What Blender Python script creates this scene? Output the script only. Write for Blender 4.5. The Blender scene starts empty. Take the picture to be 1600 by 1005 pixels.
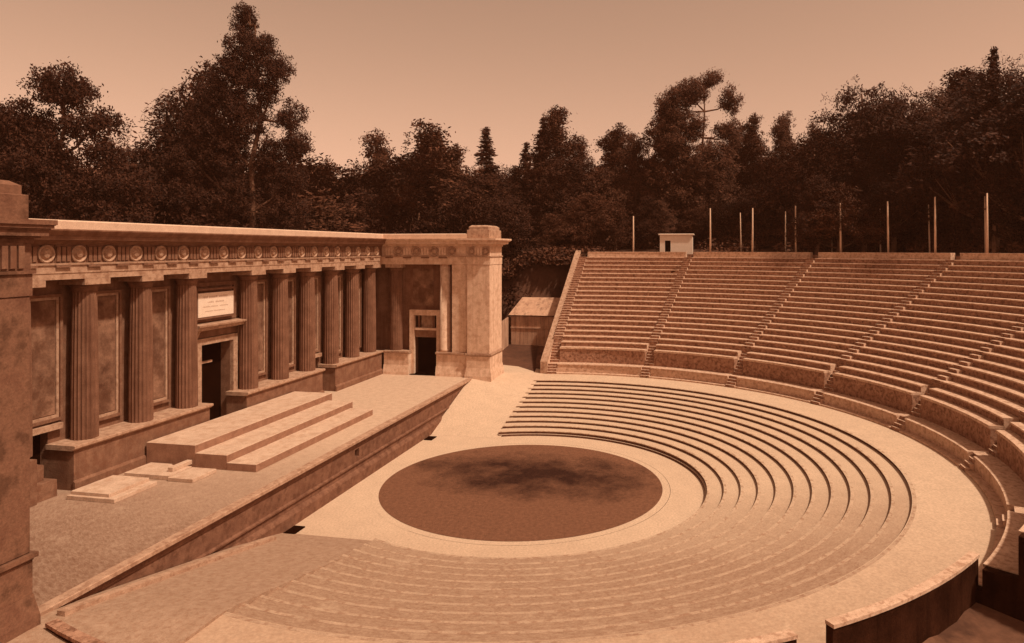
import bpy, bmesh, math, random
from mathutils import Vector, Matrix, noise as mnoise
PI = math.pi; R = math.radians
sc = bpy.context.scene
random.seed(7)

# ------------------------------------------------------------------ camera
CAM = Vector((-37.331, -9.98, 12.917)); YAW = 0.202; FPX = 1099.936; PCX, PCY = 886.672, 388.053
cam_d = bpy.data.cameras.new('camera'); cam = bpy.data.objects.new('camera', cam_d)
sc.collection.objects.link(cam); sc.camera = cam
cam.location = CAM; cam.rotation_euler = (R(90), 0, YAW - R(90))
cam_d.sensor_width = 36; cam_d.lens = 36*FPX/1600
cam_d.shift_x = (800-PCX)/1600; cam_d.shift_y = -(502.5-PCY)/1600
cam_d.clip_start = 0.5; cam_d.clip_end = 3000

# ------------------------------------------------------------------ light
SUN_EL = R(56); SUN_DIR = Vector((-0.30, -0.95, 0)).normalized()*math.cos(SUN_EL) + Vector((0, 0, math.sin(SUN_EL)))
SKY_TINT = (1.0, 0.585, 0.38, 1); SKY_STRENGTH = 0.15; SUN_STRENGTH = 3.0
w = bpy.data.worlds.new('World'); sc.world = w; w.use_nodes = True
nt = w.node_tree; nt.nodes.clear()
sky = nt.nodes.new('ShaderNodeTexSky'); sky.sky_type = 'NISHITA'; sky.sun_disc = False
sky.sun_elevation = SUN_EL; sky.sun_rotation = math.atan2(SUN_DIR.x, SUN_DIR.y)
sky.air_density = 1.0; sky.dust_density = 1.2
bw = nt.nodes.new('ShaderNodeRGBToBW'); mx = nt.nodes.new('ShaderNodeMix'); mx.data_type = 'RGBA'; mx.blend_type = 'MULTIPLY'
mx.inputs[0].default_value = 1; mx.inputs[7].default_value = SKY_TINT
bg = nt.nodes.new('ShaderNodeBackground'); bg.inputs[1].default_value = SKY_STRENGTH
wo = nt.nodes.new('ShaderNodeOutputWorld')
nt.links.new(sky.outputs[0], bw.inputs[0]); nt.links.new(bw.outputs[0], mx.inputs[6])
nt.links.new(mx.outputs[2], bg.inputs[0]); nt.links.new(bg.outputs[0], wo.inputs[0])
sl = bpy.data.lights.new('sun', 'SUN'); so = bpy.data.objects.new('sun', sl); sc.collection.objects.link(so)
sl.energy = SUN_STRENGTH; sl.angle = R(2.5); sl.color = (1.0, 0.82, 0.62)
so.rotation_euler = (-SUN_DIR).to_track_quat('-Z', 'Y').to_euler(); so.location = (0, 0, 60)
sc.view_settings.view_transform = 'Standard'; sc.view_settings.look = 'None'
sc.view_settings.exposure = 0.42; sc.view_settings.gamma = 1; sc.view_settings.use_curve_mapping = False

# ------------------------------------------------------------------ helpers
COL = sc.collection
def obj(name, bm, m, parent=None, smooth=False, m2=None):
    me = bpy.data.meshes.new(name)
    if isinstance(bm, bmesh.types.BMesh):
        bmesh.ops.recalc_face_normals(bm, faces=bm.faces); bm.to_mesh(me); bm.free()
    else:
        me.from_pydata(bm[0], [], bm[1])
    me.materials.append(m)
    if m2: me.materials.append(m2)
    if smooth: me.polygons.foreach_set('use_smooth', [True]*len(me.polygons))
    o = bpy.data.objects.new(name, me); COL.objects.link(o)
    if parent: o.parent = parent
    return o
def inst(name, me, parent=None, loc=(0, 0, 0), rot=(0, 0, 0), scl=(1, 1, 1)):
    o = bpy.data.objects.new(name, me); COL.objects.link(o); o.location = loc; o.rotation_euler = rot; o.scale = scl
    if parent: o.parent = parent
    return o
def mesh(name, bm, m, smooth=False):
    me = bpy.data.meshes.new(name); bmesh.ops.recalc_face_normals(bm, faces=bm.faces); bm.to_mesh(me); bm.free()
    me.materials.append(m)
    if smooth: me.polygons.foreach_set('use_smooth', [True]*len(me.polygons))
    return me
def thing(name, label, cat, group=None):
    o = bpy.data.objects.new(name, None); COL.objects.link(o); return tag(o, label, cat, group)
def tag(o, label, cat, group=None):
    o['label'] = label; o['category'] = cat
    if group: o['group'] = group
    return o
def struct(o): o['kind'] = 'structure'; return o
def stuff(o): o['kind'] = 'stuff'; return o
def NB(): return bmesh.new()
def box(bm, x0, x1, y0, y1, z0, z1):
    v = [bm.verts.new(p) for p in ((x0,y0,z0),(x1,y0,z0),(x1,y1,z0),(x0,y1,z0),(x0,y0,z1),(x1,y0,z1),(x1,y1,z1),(x0,y1,z1))]
    for f in ((0,3,2,1),(4,5,6,7),(0,1,5,4),(1,2,6,5),(2,3,7,6),(3,0,4,7)): bm.faces.new([v[i] for i in f])
    return bm
def bbox(x0, x1, y0, y1, z0, z1, bev=0.03):
    bm = box(NB(), x0, x1, y0, y1, z0, z1)
    if bev: bmesh.ops.bevel(bm, geom=bm.edges[:], offset=bev, segments=1, affect='EDGES')
    return bm
def prism(bm, prof, axis, a0, a1):
    """closed profile [(u,z)] swept along axis 'x' (u=y) or 'y' (u=x)"""
    def P(u, z, a): return (a, u, z) if axis == 'x' else (u, a, z)
    A = [bm.verts.new(P(u, z, a0)) for u, z in prof]; B = [bm.verts.new(P(u, z, a1)) for u, z in prof]
    n = len(prof); bm.faces.new(A); bm.faces.new(B[::-1])
    for i in range(n): bm.faces.new((A[i], A[(i+1) % n], B[(i+1) % n], B[i]))
    return bm
def lathe(bm, prof, n=24, loc=(0, 0, 0), axis='z', cap=True):
    rings = []
    for r, h in prof:
        ring = []
        for i in range(n):
            a = 2*PI*i/n; c, s = r*math.cos(a), r*math.sin(a)
            p = {'z': (c, s, h), 'y': (c, h, s), 'x': (h, c, s)}[axis]
            ring.append(bm.verts.new((p[0]+loc[0], p[1]+loc[1], p[2]+loc[2])))
        rings.append(ring)
    for A, B in zip(rings, rings[1:]):
        for i in range(n): bm.faces.new((A[i], A[(i+1) % n], B[(i+1) % n], B[i]))
    if cap: bm.faces.new(rings[0]); bm.faces.new(rings[-1])
    return bm
YC = 0.187
def pol(r, a, z): return (r*math.cos(a), YC + r*math.sin(a), z)
def arc(prof, a0, a1, bm=None, step=R(2.0), riser=()):
    """closed profile [(r,z)] swept round the orchestra centre; a0/a1 numbers or functions of r"""
    bm = bm or NB()
    f0 = a0 if callable(a0) else (lambda r: a0); f1 = a1 if callable(a1) else (lambda r: a1)
    n = max(1, int(abs(f1(prof[0][0])-f0(prof[0][0]))/step + .5)); rows = []
    for i in range(n+1):
        t = i/n; rows.append([bm.verts.new(pol(r, f0(r)*(1-t)+f1(r)*t, z)) for r, z in prof])
    m = len(prof)
    for A, B in zip(rows, rows[1:]):
        for j in range(m):
            f = bm.faces.new((A[j], A[(j+1) % m], B[(j+1) % m], B[j]))
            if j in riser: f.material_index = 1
    bm.faces.new(rows[0]); bm.faces.new(rows[-1][::-1])
    return bm

# ------------------------------------------------------------------ materials
def mat(name, lo, hi, scale=1.2, rough=.9, bump=.25, bscale=14, stain=None, streak=None, near_dim=None, spec=.2):
    m = bpy.data.materials.new(name); m.use_nodes = True; t = m.node_tree; N = t.nodes; L = t.links
    b = N['Principled BSDF']; b.inputs['Roughness'].default_value = rough
    b.inputs['Specular IOR Level'].default_value = spec
    geo = N.new('ShaderNodeNewGeometry'); pos = geo.outputs['Position']
    def nz(sc_, det=6, vec=pos, rgh=.6):
        n = N.new('ShaderNodeTexNoise'); n.inputs['Scale'].default_value = sc_; n.inputs['Detail'].default_value = det
        n.inputs['Roughness'].default_value = rgh; L.new(vec, n.inputs['Vector']); return n.outputs['Fac']
    def ramp(fac, a, b_):
        r = N.new('ShaderNodeMapRange'); r.inputs[1].default_value = a; r.inputs[2].default_value = b_; L.new(fac, r.inputs[0]); return r.outputs[0]
    def mix(fac, a, b_, mode='MIX'):
        x = N.new('ShaderNodeMix'); x.data_type = 'RGBA'; x.blend_type = mode
        if isinstance(fac, (int, float)): x.inputs[0].default_value = fac
        else: L.new(fac, x.inputs[0])
        for k, v in ((6, a), (7, b_)):
            if isinstance(v, tuple): x.inputs[k].default_value = (*v, 1)
            else: L.new(v, x.inputs[k])
        return x.outputs[2]
    def mul(a, b_):
        q = N.new('ShaderNodeMath'); q.operation = 'MULTIPLY'
        for k, v in ((0, a), (1, b_)):
            if isinstance(v, (int, float)): q.inputs[k].default_value = v
            else: L.new(v, q.inputs[k])
        return q.outputs[0]
    c = mix(ramp(nz(scale), .33, .67), lo, hi)
    c = mix(ramp(nz(scale*9, 4), .3, .75), c, mix(.0, tuple(x*.8 for x in lo), hi)) if False else c
    g = N.new('ShaderNodeMix'); g.data_type = 'RGBA'; g.blend_type = 'MULTIPLY'; g.inputs[0].default_value = 1
    gr = N.new('ShaderNodeMapRange'); gr.inputs[1].default_value = .3; gr.inputs[2].default_value = .7; gr.inputs[3].default_value = .78; gr.inputs[4].default_value = 1.12
    L.new(nz(scale*11, 5), gr.inputs[0]); L.new(c, g.inputs[6]); L.new(gr.outputs[0], g.inputs[7]); c = g.outputs[2]
    if streak:    # vertical rain streaks on walls
        mp = N.new('ShaderNodeMapping'); mp.inputs['Scale'].default_value = (2.6, 2.6, .22); L.new(pos, mp.inputs['Vector'])
        c = mix(mul(ramp(nz(1.0, 5, mp.outputs[0]), .5, .72), streak[3]), c, streak[:3])
    if stain:     # blotches
        c = mix(mul(ramp(nz(stain[4], 5), .5, .62), stain[3]), c, stain[:3])
    if near_dim:    # painted shade and weaker glare: darkens the near (-x) side, streaked along the rows
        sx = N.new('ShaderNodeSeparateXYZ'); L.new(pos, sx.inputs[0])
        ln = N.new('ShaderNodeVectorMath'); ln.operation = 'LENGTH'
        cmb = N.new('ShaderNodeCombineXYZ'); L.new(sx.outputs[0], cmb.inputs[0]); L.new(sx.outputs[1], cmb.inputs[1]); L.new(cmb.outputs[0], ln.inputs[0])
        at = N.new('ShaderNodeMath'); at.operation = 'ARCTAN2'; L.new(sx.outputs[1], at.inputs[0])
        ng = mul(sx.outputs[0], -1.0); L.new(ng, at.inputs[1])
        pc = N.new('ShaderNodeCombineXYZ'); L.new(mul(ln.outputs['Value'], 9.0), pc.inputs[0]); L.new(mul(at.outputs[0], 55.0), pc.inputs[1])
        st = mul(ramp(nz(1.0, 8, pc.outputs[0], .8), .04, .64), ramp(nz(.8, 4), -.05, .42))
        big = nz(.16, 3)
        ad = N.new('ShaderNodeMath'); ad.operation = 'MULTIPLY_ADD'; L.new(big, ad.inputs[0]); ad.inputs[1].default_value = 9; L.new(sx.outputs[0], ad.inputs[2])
        fall = ramp(ad.outputs[0], near_dim[4], near_dim[5])
        c = mix(mul(mul(st, fall), near_dim[3]), c, near_dim[:3])
    L.new(c, b.inputs['Base Color'])
    bp = N.new('ShaderNodeBump'); bp.inputs['Strength'].default_value = bump; bp.inputs['Distance'].default_value = .05
    L.new(nz(bscale, 6), bp.inputs['Height']); L.new(bp.outputs[0], b.inputs['Normal'])
    return m
def C(r, k1=.72, k2=.52): return (r, r*k1, r*k2)
DARK = (.09, .034, .02)
M_floor = mat('pale_concrete_floor', C(.56), C(.62), .9, bump=.08, bscale=20, near_dim=(.28, .13, .07, .5, 0, -14))
M_tread = mat('pale_concrete_tread', C(.54), C(.60), 1.2, bump=.1, bscale=20, near_dim=(.19, .085, .046, .8, 5, -7))
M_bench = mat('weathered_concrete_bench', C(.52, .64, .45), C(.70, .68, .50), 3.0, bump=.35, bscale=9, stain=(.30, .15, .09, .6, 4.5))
M_podium = mat('stained_shaded_concrete', C(.26, .48, .30), C(.46, .56, .38), 3.5, bump=.6, bscale=8, stain=(.12, .048, .026, .7, 5))  # also on seat and stair risers, its darker tone painting their shade
M_nosing = mat('worn_terrace_nosing', C(.50), C(.64), 1.6, bump=.2, stain=(.26, .13, .075, .6, 3.5), near_dim=(.22, .10, .058, .5, 5, -8))
M_stepriser = mat('shaded_step_riser', C(.26, .5, .32), C(.36, .54, .36), 2.0, bump=.15)  # darker than the treads: shade of the upright faces put into colour
M_pier = mat('shaded_pier_concrete', C(.16, .44, .27), C(.27, .5, .31), 1.2, bump=.35, stain=(.06, .023, .012, .7, 1.2))  # near pier's shadow painted in: darker than the far pier's concrete
M_ramp = mat('dimmed_ramp_paving', C(.33, .62, .42), C(.42, .66, .47), 3.5, bump=.2, bscale=14, stain=(.24, .12, .07, .4, 6))  # near ramp toned down in colour for weaker glare than the far one
M_riser = mat('shaded_terrace_riser', C(.10, .42, .25), C(.18, .45, .28), 2.5, bump=.4)  # shade of the terrace risers put into a darker base colour
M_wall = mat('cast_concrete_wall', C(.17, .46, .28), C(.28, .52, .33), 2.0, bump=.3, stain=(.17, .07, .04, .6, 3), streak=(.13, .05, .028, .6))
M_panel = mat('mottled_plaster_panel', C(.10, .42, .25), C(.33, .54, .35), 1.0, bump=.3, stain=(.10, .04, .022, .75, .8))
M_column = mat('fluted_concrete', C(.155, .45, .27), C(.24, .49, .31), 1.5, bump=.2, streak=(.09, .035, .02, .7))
M_wing = mat('lit_cast_concrete', C(.62, .66, .47), C(.78, .70, .52), 2.2, bump=.25, stain=(.40, .21, .13, .4, 3), streak=(.36, .18, .11, .45))  # light on the far wing put into a brighter base colour
M_trim = mat('pale_concrete_trim', C(.36, .58, .39), C(.52, .64, .45), 3.0, bump=.2, stain=(.20, .09, .05, .5, 4))
M_parapet = mat('bright_parapet_concrete', C(.60, .68, .5), C(.70, .7, .52), 2, bump=.15)
M_stagefl = mat('stage_paving', C(.50, .69, .5), C(.60, .71, .52), 2.5, bump=.2, bscale=18, near_dim=(.14, .056, .03, .92, 3, -12))
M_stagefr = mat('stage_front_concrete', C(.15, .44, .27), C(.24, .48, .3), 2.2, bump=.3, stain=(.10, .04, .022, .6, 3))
M_step = mat('pale_step_concrete', C(.52, .68, .5), C(.64, .71, .53), 1.6, bump=.15, stain=(.38, .21, .13, .4, 2.5))
M_black = mat('dark_interior', (.010, .003, .0015), (.016, .005, .0025), 1, bump=.1, spec=0)  # near-black panels stand in for the shade inside openings
M_dark = mat('dark_shaded_wall', (.022, .007, .0035), (.055, .019, .010), .8, bump=.4, streak=(.012, .004, .002, .7), spec=.02)  # shadow on the near wall faces put into the base colour
M_earth = mat('dark_earth', (.05, .02, .012), (.13, .055, .032), .25, bump=.8, bscale=3)
M_soil = mat('brown_soil_ground', (.10, .042, .024), (.22, .10, .06), .3, bump=.6, bscale=5, stain=(.05, .02, .012, .7, .5))
M_bark = mat('bark', (.10, .045, .028), (.26, .13, .08), 1.2, bump=.8, bscale=6)
M_plank = mat('weathered_boards', (.48, .27, .18), (.62, .38, .26), 1.4, bump=.3, streak=(.09, .035, .02, .6))
M_pole = mat('pale_wood_pole', (.56, .36, .25), (.7, .46, .33), 2, bump=.1)
M_board = mat('whitewashed_board', C(.78, .78, .62), C(.84, .8, .66), 3, bump=.05)
M_ink = mat('faded_lettering', C(.42, .6, .42), C(.5, .62, .45), 6, bump=.02)
M_leafmass = mat('undergrowth_base', (.014, .005, .003), (.03, .011, .006), .6, bump=.9, bscale=2)

def leafmat(name, lo, hi):
    m = bpy.data.materials.new(name); m.use_nodes = True; t = m.node_tree; N = t.nodes; L = t.links
    b = N['Principled BSDF']; b.inputs['Roughness'].default_value = .75; b.inputs['Specular IOR Level'].default_value = .15
    geo = N.new('ShaderNodeNewGeometry'); n = N.new('ShaderNodeTexNoise'); n.inputs['Scale'].default_value = .6; n.inputs['Detail'].default_value = 3
    L.new(geo.outputs['Position'], n.inputs['Vector'])
    add = N.new('ShaderNodeMath'); add.operation = 'ADD'; L.new(n.outputs['Fac'], add.inputs[0]); L.new(geo.outputs['Random Per Island'], add.inputs[1])
    mr = N.new('ShaderNodeMapRange'); mr.inputs[1].default_value = .5; mr.inputs[2].default_value = 1.4; L.new(add.outputs[0], mr.inputs[0])
    x = N.new('ShaderNodeMix'); x.data_type = 'RGBA'; x.inputs[6].default_value = (*lo, 1); x.inputs[7].default_value = (*hi, 1)
    L.new(mr.outputs[0], x.inputs[0]); L.new(x.outputs[2], b.inputs['Base Color'])
    return m
M_leafD = leafmat('dark_foliage', (.016, .0048, .002), (.062, .020, .009))
M_leafM = leafmat('mid_foliage', (.03, .010, .0048), (.115, .042, .021))

# ------------------------------------------------------------------ terrain
def sstep(a, b, x): t = max(0, min(1, (x-a)/(b-a))); return t*t*(3-2*t)
def lowz(x, y, r, a):
    if y > 8 or (x > 0 and a > R(8)):    # behind the stage and the far side passage
        if x > 20 and y < 20: return 2.0 + .085*max(0, x-21) + sstep(44, 60, r)*6
        return 1.2 + .2*max(0, r-60)*.5
    return 1.1 + .12*max(0, r-22.6)
def height(x, y):
    r = math.hypot(x, y-YC); a = math.atan2(y-YC, x)
    d = a if a <= R(160) else a-2*PI
    wgt = sstep(R(34), R(12.5), d)*sstep(R(-132), R(-125), d) if d > R(-180) else 0
    if r < 38.4: z = lowz(x, y, r, a)
    else:
        hi = 11.6 + .15*min(r-38.4, 60)
        z = lowz(x, y, r, a)*(1-wgt) + hi*wgt
        if x < -15: z = min(z, 4.5)
    # wooded hills all round the far side
    if x > -15: z += sstep(55, 130, r)*7
    z += mnoise.noise(Vector((x*.08, y*.08, 0)))*.5*sstep(24, 45, r)
    return z
bm = NB(); rings = []
rad = [22.62, 24, 26, 28, 31, 34, 36.5, 38.3, 38.6, 40, 42, 45, 49, 54, 60, 68, 78, 90, 105, 125, 150, 190, 260, 400, 900, 2500]
NA = 288
for r in rad:
    ring = []
    for i in range(NA):
        a = 2*PI*i/NA - PI
        x, y = r*math.cos(a), YC+r*math.sin(a)
        if r <= 38.31:
            d = a; z = height(x, y)
            if d < R(11.5) and d > R(-124): z = min(z, 1.0)
            if y > 7.0 and x < 21 and x > -24.2: z = .6
        else: z = height(x, y)
        if r < 23 and y < 8 and x < 18: z = 1.0
        ring.append(bm.verts.new((x, y, z)))
    rings.append(ring)
inner = [bm.verts.new((22.4*math.cos(2*PI*i/NA-PI), YC+22.4*math.sin(2*PI*i/NA-PI), -.6)) for i in range(NA)]
rings.insert(0, inner); bm.faces.new(inner)
for A, B in zip(rings, rings[1:]):
    for i in range(NA): bm.faces.new((A[i], A[(i+1) % NA], B[(i+1) % NA], B[i]))
struct(obj('ground', bm, M_earth, smooth=True))

# ------------------------------------------------------------------ orchestra and floors
def disc(r, z, n=128):
    bm = NB(); bm.faces.new([bm.verts.new(pol(r, 2*PI*i/n, z)) for i in range(n)]); return bm
M_turf = bpy.data.materials.new('orchestra_turf'); M_turf.use_nodes = True
t = M_turf.node_tree; N = t.nodes; L = t.links; b = N['Principled BSDF']; b.inputs['Roughness'].default_value = .95; b.inputs['Specular IOR Level'].default_value = .1
geo = N.new('ShaderNodeNewGeometry')
def tn(s, d, loc=(0, 0, 0), scl=(1, 1, 1)):
    mp = N.new('ShaderNodeMapping'); mp.inputs['Location'].default_value = loc; mp.inputs['Scale'].default_value = scl
    L.new(geo.outputs['Position'], mp.inputs[0]); n = N.new('ShaderNodeTexNoise'); n.inputs['Scale'].default_value = s; n.inputs['Detail'].default_value = d; n.inputs['Roughness'].default_value = .65
    L.new(mp.outputs[0], n.inputs['Vector']); return n.outputs['Fac']
sx = N.new('ShaderNodeSeparateXYZ'); L.new(geo.outputs['Position'], sx.inputs[0])
def mth(op, a, b_, c=None):
    q = N.new('ShaderNodeMath'); q.operation = op
    for k, v in enumerate((a, b_, c)):
        if v is None: continue
        if isinstance(v, (int, float)): q.inputs[k].default_value = v
        else: L.new(v, q.inputs[k])
    return q.outputs[0]
# the damp, worn patch: an oval lying across the disc with ragged edges
ex = mth('MULTIPLY', mth('ADD', sx.outputs[0], -1.6), 1/3.3); ey = mth('MULTIPLY', mth('ADD', sx.outputs[1], .4), 1/6.2)
d2 = mth('ADD', mth('MULTIPLY', ex, ex), mth('MULTIPLY', ey, ey))
pat = mth('ADD', d2, mth('MULTIPLY', mth('ADD', tn(.45, 7, (3, 1, 0)), -.5), 4.6))
mr = N.new('ShaderNodeMapRange'); mr.inputs[1].default_value = -.1; mr.inputs[2].default_value = 1.7; L.new(pat, mr.inputs[0])
x = N.new('ShaderNodeMix'); x.data_type = 'RGBA'; x.inputs[6].default_value = (.038, .014, .009, 1); x.inputs[7].default_value = (.19, .085, .05, 1); L.new(mr.outputs[0], x.inputs[0])
x2 = N.new('ShaderNodeMix'); x2.data_type = 'RGBA'; x2.blend_type = 'MULTIPLY'; x2.inputs[0].default_value = 1
mr2 = N.new('ShaderNodeMapRange'); mr2.inputs[1].default_value = .3; mr2.inputs[2].default_value = .7; mr2.inputs[3].default_value = .72; mr2.inputs[4].default_value = 1.2; L.new(tn(5, 7), mr2.inputs[0])
L.new(x.outputs[2], x2.inputs[6]); L.new(mr2.outputs[0], x2.inputs[7]); L.new(x2.outputs[2], b.inputs['Base Color'])
bp = N.new('ShaderNodeBump'); bp.inputs['Strength'].default_value = .8; bp.inputs['Distance'].default_value = .06; L.new(tn(16, 5), bp.inputs['Height']); L.new(bp.outputs[0], b.inputs['Normal'])
struct(obj('orchestra_turf', disc(7.62, .012), M_turf))

# orchestra floor: ring from the turf out to the first curb, and the level passage to the stage
def ang_a(r): return math.asin(max(-1, min(1, (4.35-YC)/r)))
def a_far(r): return ang_a(r)
def a_near(r): return -PI-ang_a(r)
bm = NB(); n = 96
A = [bm.verts.new(pol(7.55, 2*PI*i/n, 0)) for i in range(n)]; B = [bm.verts.new(pol(8.02, 2*PI*i/n, 0)) for i in range(n)]
for i in range(n): bm.faces.new((A[i], A[(i+1) % n], B[(i+1) % n], B[i]))
struct(obj('orchestra_kerb', bm, M_floor))
bm = NB(); n = 96; prev = None
A = [bm.verts.new(pol(8.04, 2*PI*i/n, 0)) for i in range(n)]
def outer(a):
    a = a if a < PI else a-2*PI
    r = 9.85; x, y = r*math.cos(a), YC+r*math.sin(a)
    if y > 4.35:
        k = min((9.06-YC)/max(1e-3, math.sin(a)), 9.0/max(1e-3, abs(math.cos(a)))); x, y = k*math.cos(a), YC+k*math.sin(a)
        x = max(-8.6, min(8.6, x))
    return (x, y, 0)
B = [bm.verts.new(outer(2*PI*i/n)) for i in range(n)]
for i in range(n): bm.faces.new((A[i], A[(i+1) % n], B[(i+1) % n], B[i]))
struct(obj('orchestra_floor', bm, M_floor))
# the passage sheets between stage front and seats (level in the middle, ramped to both ends)
def pz(x, y):
    k = (y-4.35)/(9.06-4.35)
    if x > 0: za = 2.06*sstepl(8.6, 18.9, x); zb = 2.385*sstepl(8.6, 17.0, x)
    else: za = 2.06*sstepl(-8.6, -18.9, x); zb = 2.2*sstepl(-8.6, -20.3, x)
    return za*(1-k)+zb*k
def sstepl(a, b, x): return max(0, min(1, (x-a)/(b-a)))
def sheet(name, xs, ys, zf, m, dz=0):
    bm = NB(); V = [[bm.verts.new((x, y, zf(x, y)+dz)) for y in ys] for x in xs]
    for i in range(len(xs)-1):
        for j in range(len(ys)-1): bm.faces.new((V[i][j], V[i+1][j], V[i+1][j+1], V[i][j+1]))
    return struct(obj(name, bm, m))
lin = lambda a, b, n: [a+(b-a)*i/n for i in range(n+1)]
sheet('side_passage_floor', lin(-8.6, -24, 16)+[-30], [4.215, 4.22, 4.35, 6.5, 8.45, 9.2], lambda x, y: pz(x, max(y, 4.35))+.09*min(1, max(0, (-x-8.6)/1.5))-(.6 if y < 4.218 else 0), M_ramp, .004)
sheet('far_passage_floor', lin(8.6, 24, 16), [4.1, 4.35, 6.5, 8.45, 9.2], pz, M_floor, .004)
sheet('central_passage_floor', [-9.3, 9.3], [3.6, 9.2], lambda x, y: -.006, M_floor)
sheet('far_landing_floor', [17.2, 19, 22.5], [9.2, 9.8], lambda x, y: 2.384, M_floor, .004)
sheet('passage_earth', [24, 27, 30, 34, 39, 46], [4.2, 6, 8, 10, 13, 18], lambda x, y: 2.2+.088*(x-24)+mnoise.noise(Vector((x*.5, y*.5, 3)))*.12, M_soil)
sheet('near_earth', [-60, -48, -40, -33, -28, -25, -22.7], [-40, -30, -22, -16, -10, -4, 0], lambda x, y: 1.15+.05*max(0, -x-24)+mnoise.noise(Vector((x*.3, y*.3, 3)))*.25, M_soil)
bm = NB(); rows = []
for r in (22.47, 23.2, 24.5, 26, 28, 31, 35, 40):
    rows.append([bm.verts.new(pol(r, R(-124.9)-R(38)*i/26, 1.72-.10*max(0, r-22.5)**.6+mnoise.noise(Vector((r*.9, i*.7, 3)))*.16)) for i in range(27)])
for A, B in zip(rows, rows[1:]):
    for i in range(26): bm.faces.new((A[i], A[i+1], B[i+1], B[i]))
struct(obj('earth_bank', bm, M_soil, smooth=True))
# walkway between the two tiers
bm = NB(); rows = []
for r in (19.2, 20.3, 21.3, 22.35):
    rows.append([bm.verts.new(pol(r, a_far(r)*(1-i/110)+a_near(r)*i/110, 2.06)) for i in range(111)])
for A, B in zip(rows, rows[1:]):
    for i in range(110): bm.faces.new((A[i], A[i+1], B[i+1], B[i]))
struct(obj('walkway', bm, M_floor))

# ------------------------------------------------------------------ lower tier of seats
low = thing('lower_seating_tier', 'twelve low pale concrete seating terraces curving round the grass circle', 'terraced seating')
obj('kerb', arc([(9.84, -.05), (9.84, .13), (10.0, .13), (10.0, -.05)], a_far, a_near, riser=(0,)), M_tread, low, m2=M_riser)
for i in range(12):
    r0 = 9.97+.845*i; r1 = r0+.845 if i < 11 else r0+.30
    z = .31+.159*i; zb = z-.30
    prof = [(r0, z-.045), (r0-.03, z-.04), (r0-.03, z-.008), (r0-.02, z), (r1+.01, z), (r1+.01, zb), (r0, zb)]
    # separate pale nosing course along the front of every terrace, a few millimetres proud
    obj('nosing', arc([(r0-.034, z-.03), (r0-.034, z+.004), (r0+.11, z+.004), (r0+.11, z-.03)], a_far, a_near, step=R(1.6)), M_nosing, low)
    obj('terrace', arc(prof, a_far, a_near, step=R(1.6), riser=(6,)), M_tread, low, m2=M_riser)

# ------------------------------------------------------------------ upper tier of seats
up = thing('upper_seating_tier', 'steep upper bank of nineteen weathered concrete seat rows divided by radial stairs', 'terraced seating')
AIS = [R(-12.1), R(-31.3), R(-50.7), R(-69.9), R(-89.2), R(-108.6)]; A_END = R(-124.3)
def R0W(i): return 24.2+.715*i
def Z0W(i): return 4.2+.41*(i+1)
HW = .40       # half width of a stair
edges = []
a_left = lambda r: math.asin((4.35-YC)/r)
st_left = lambda r: math.asin((4.35-YC-1.25)/r)
bounds = [('L', AIS[0])] + [(AIS[k], AIS[k+1]) for k in range(5)] + [(AIS[5], 'E')]
def wedge(b):
    f0 = (lambda r: math.asin((4.35-YC-1.20)/r)) if b[0] == 'L' else (lambda r, a=b[0]: a-HW/r)
    f1 = (lambda r: A_END) if b[1] == 'E' else (lambda r, a=b[1]: a+HW/r)
    return f0, f1
for k, b in enumerate(bounds):
    f0, f1 = wedge(b)
    # base curb, ledge, podium wall with its cap
    obj('base_kerb', arc([(22.2, 1.6), (22.2, 2.17), (22.62, 2.17), (22.62, 1.6)], f0, f1), M_bench, up)
    obj('ledge', arc([(22.62, 1.6), (22.62, 2.78), (22.56, 2.79), (22.56, 2.87), (23.62, 2.87), (23.62, 1.6)], f0, f1), M_bench, up)
    obj('podium_wall', arc([(23.60, 2.6), (23.60, 4.02), (23.62, 4.05), (24.18, 4.05), (24.18, 2.6)], f0, f1), M_podium, up)
    obj('podium_cap', arc([(23.53, 4.052), (23.53, 4.2), (24.22, 4.2), (24.22, 4.052)], f0, f1), M_bench, up)
    for i in range(19):
        r0, z = R0W(i), Z0W(i); r1 = r0+.715
        j = random.uniform(-.012, .012)
        prof = [(r0, z-.10), (r0-.045, z-.085), (r0-.045, z-.01+j*.3), (r0-.03, z), (r1+.02, z), (r1+.02, z-.75), (r0, z-.75)]
        obj('seat_row', arc(prof, f0, f1, riser=(0, 6)), M_bench, up, m2=M_podium)  # second material paints the risers' shade
    obj('top_parapet', arc([(37.75, 11.7), (37.75, 12.44), (37.72, 12.46), (37.72, 12.54), (38.35, 12.54), (38.35, 11.0)], f0, f1), M_bench, up)
# stairs
def stair(ang, name='stairway', left=False):
    e = bpy.data.objects.new(name, None); COL.objects.link(e); e.parent = up
    if left:
        f0 = lambda r: math.asin((4.35-YC-.36)/r); f1 = lambda r: math.asin((4.35-YC-1.18)/r)
    else:
        f0 = lambda r: ang+(HW-.02)/r; f1 = lambda r: ang-(HW-.02)/r
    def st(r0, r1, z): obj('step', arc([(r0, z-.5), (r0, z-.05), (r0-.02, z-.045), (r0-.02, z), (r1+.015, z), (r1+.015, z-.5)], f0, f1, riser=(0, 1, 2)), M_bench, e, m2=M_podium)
    for q in range(4): st(22.22+.2*q, 22.22+.2*(q+1) if q < 3 else 23.53, 2.06+.2*(q+1))
    for q in range(7): st(23.53+.19*q, 23.53+.19*(q+1), 2.86+.2185*(q+1))
    for i in range(1, 19):
        r = R0W(i); st(r-.36 if i > 1 else 24.86, r, Z0W(i)-.205); st(r, r+.355, Z0W(i))
    # dark earth backing of the gap in the parapet
for a in AIS: stair(a)
stair(0, left=True)
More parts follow.
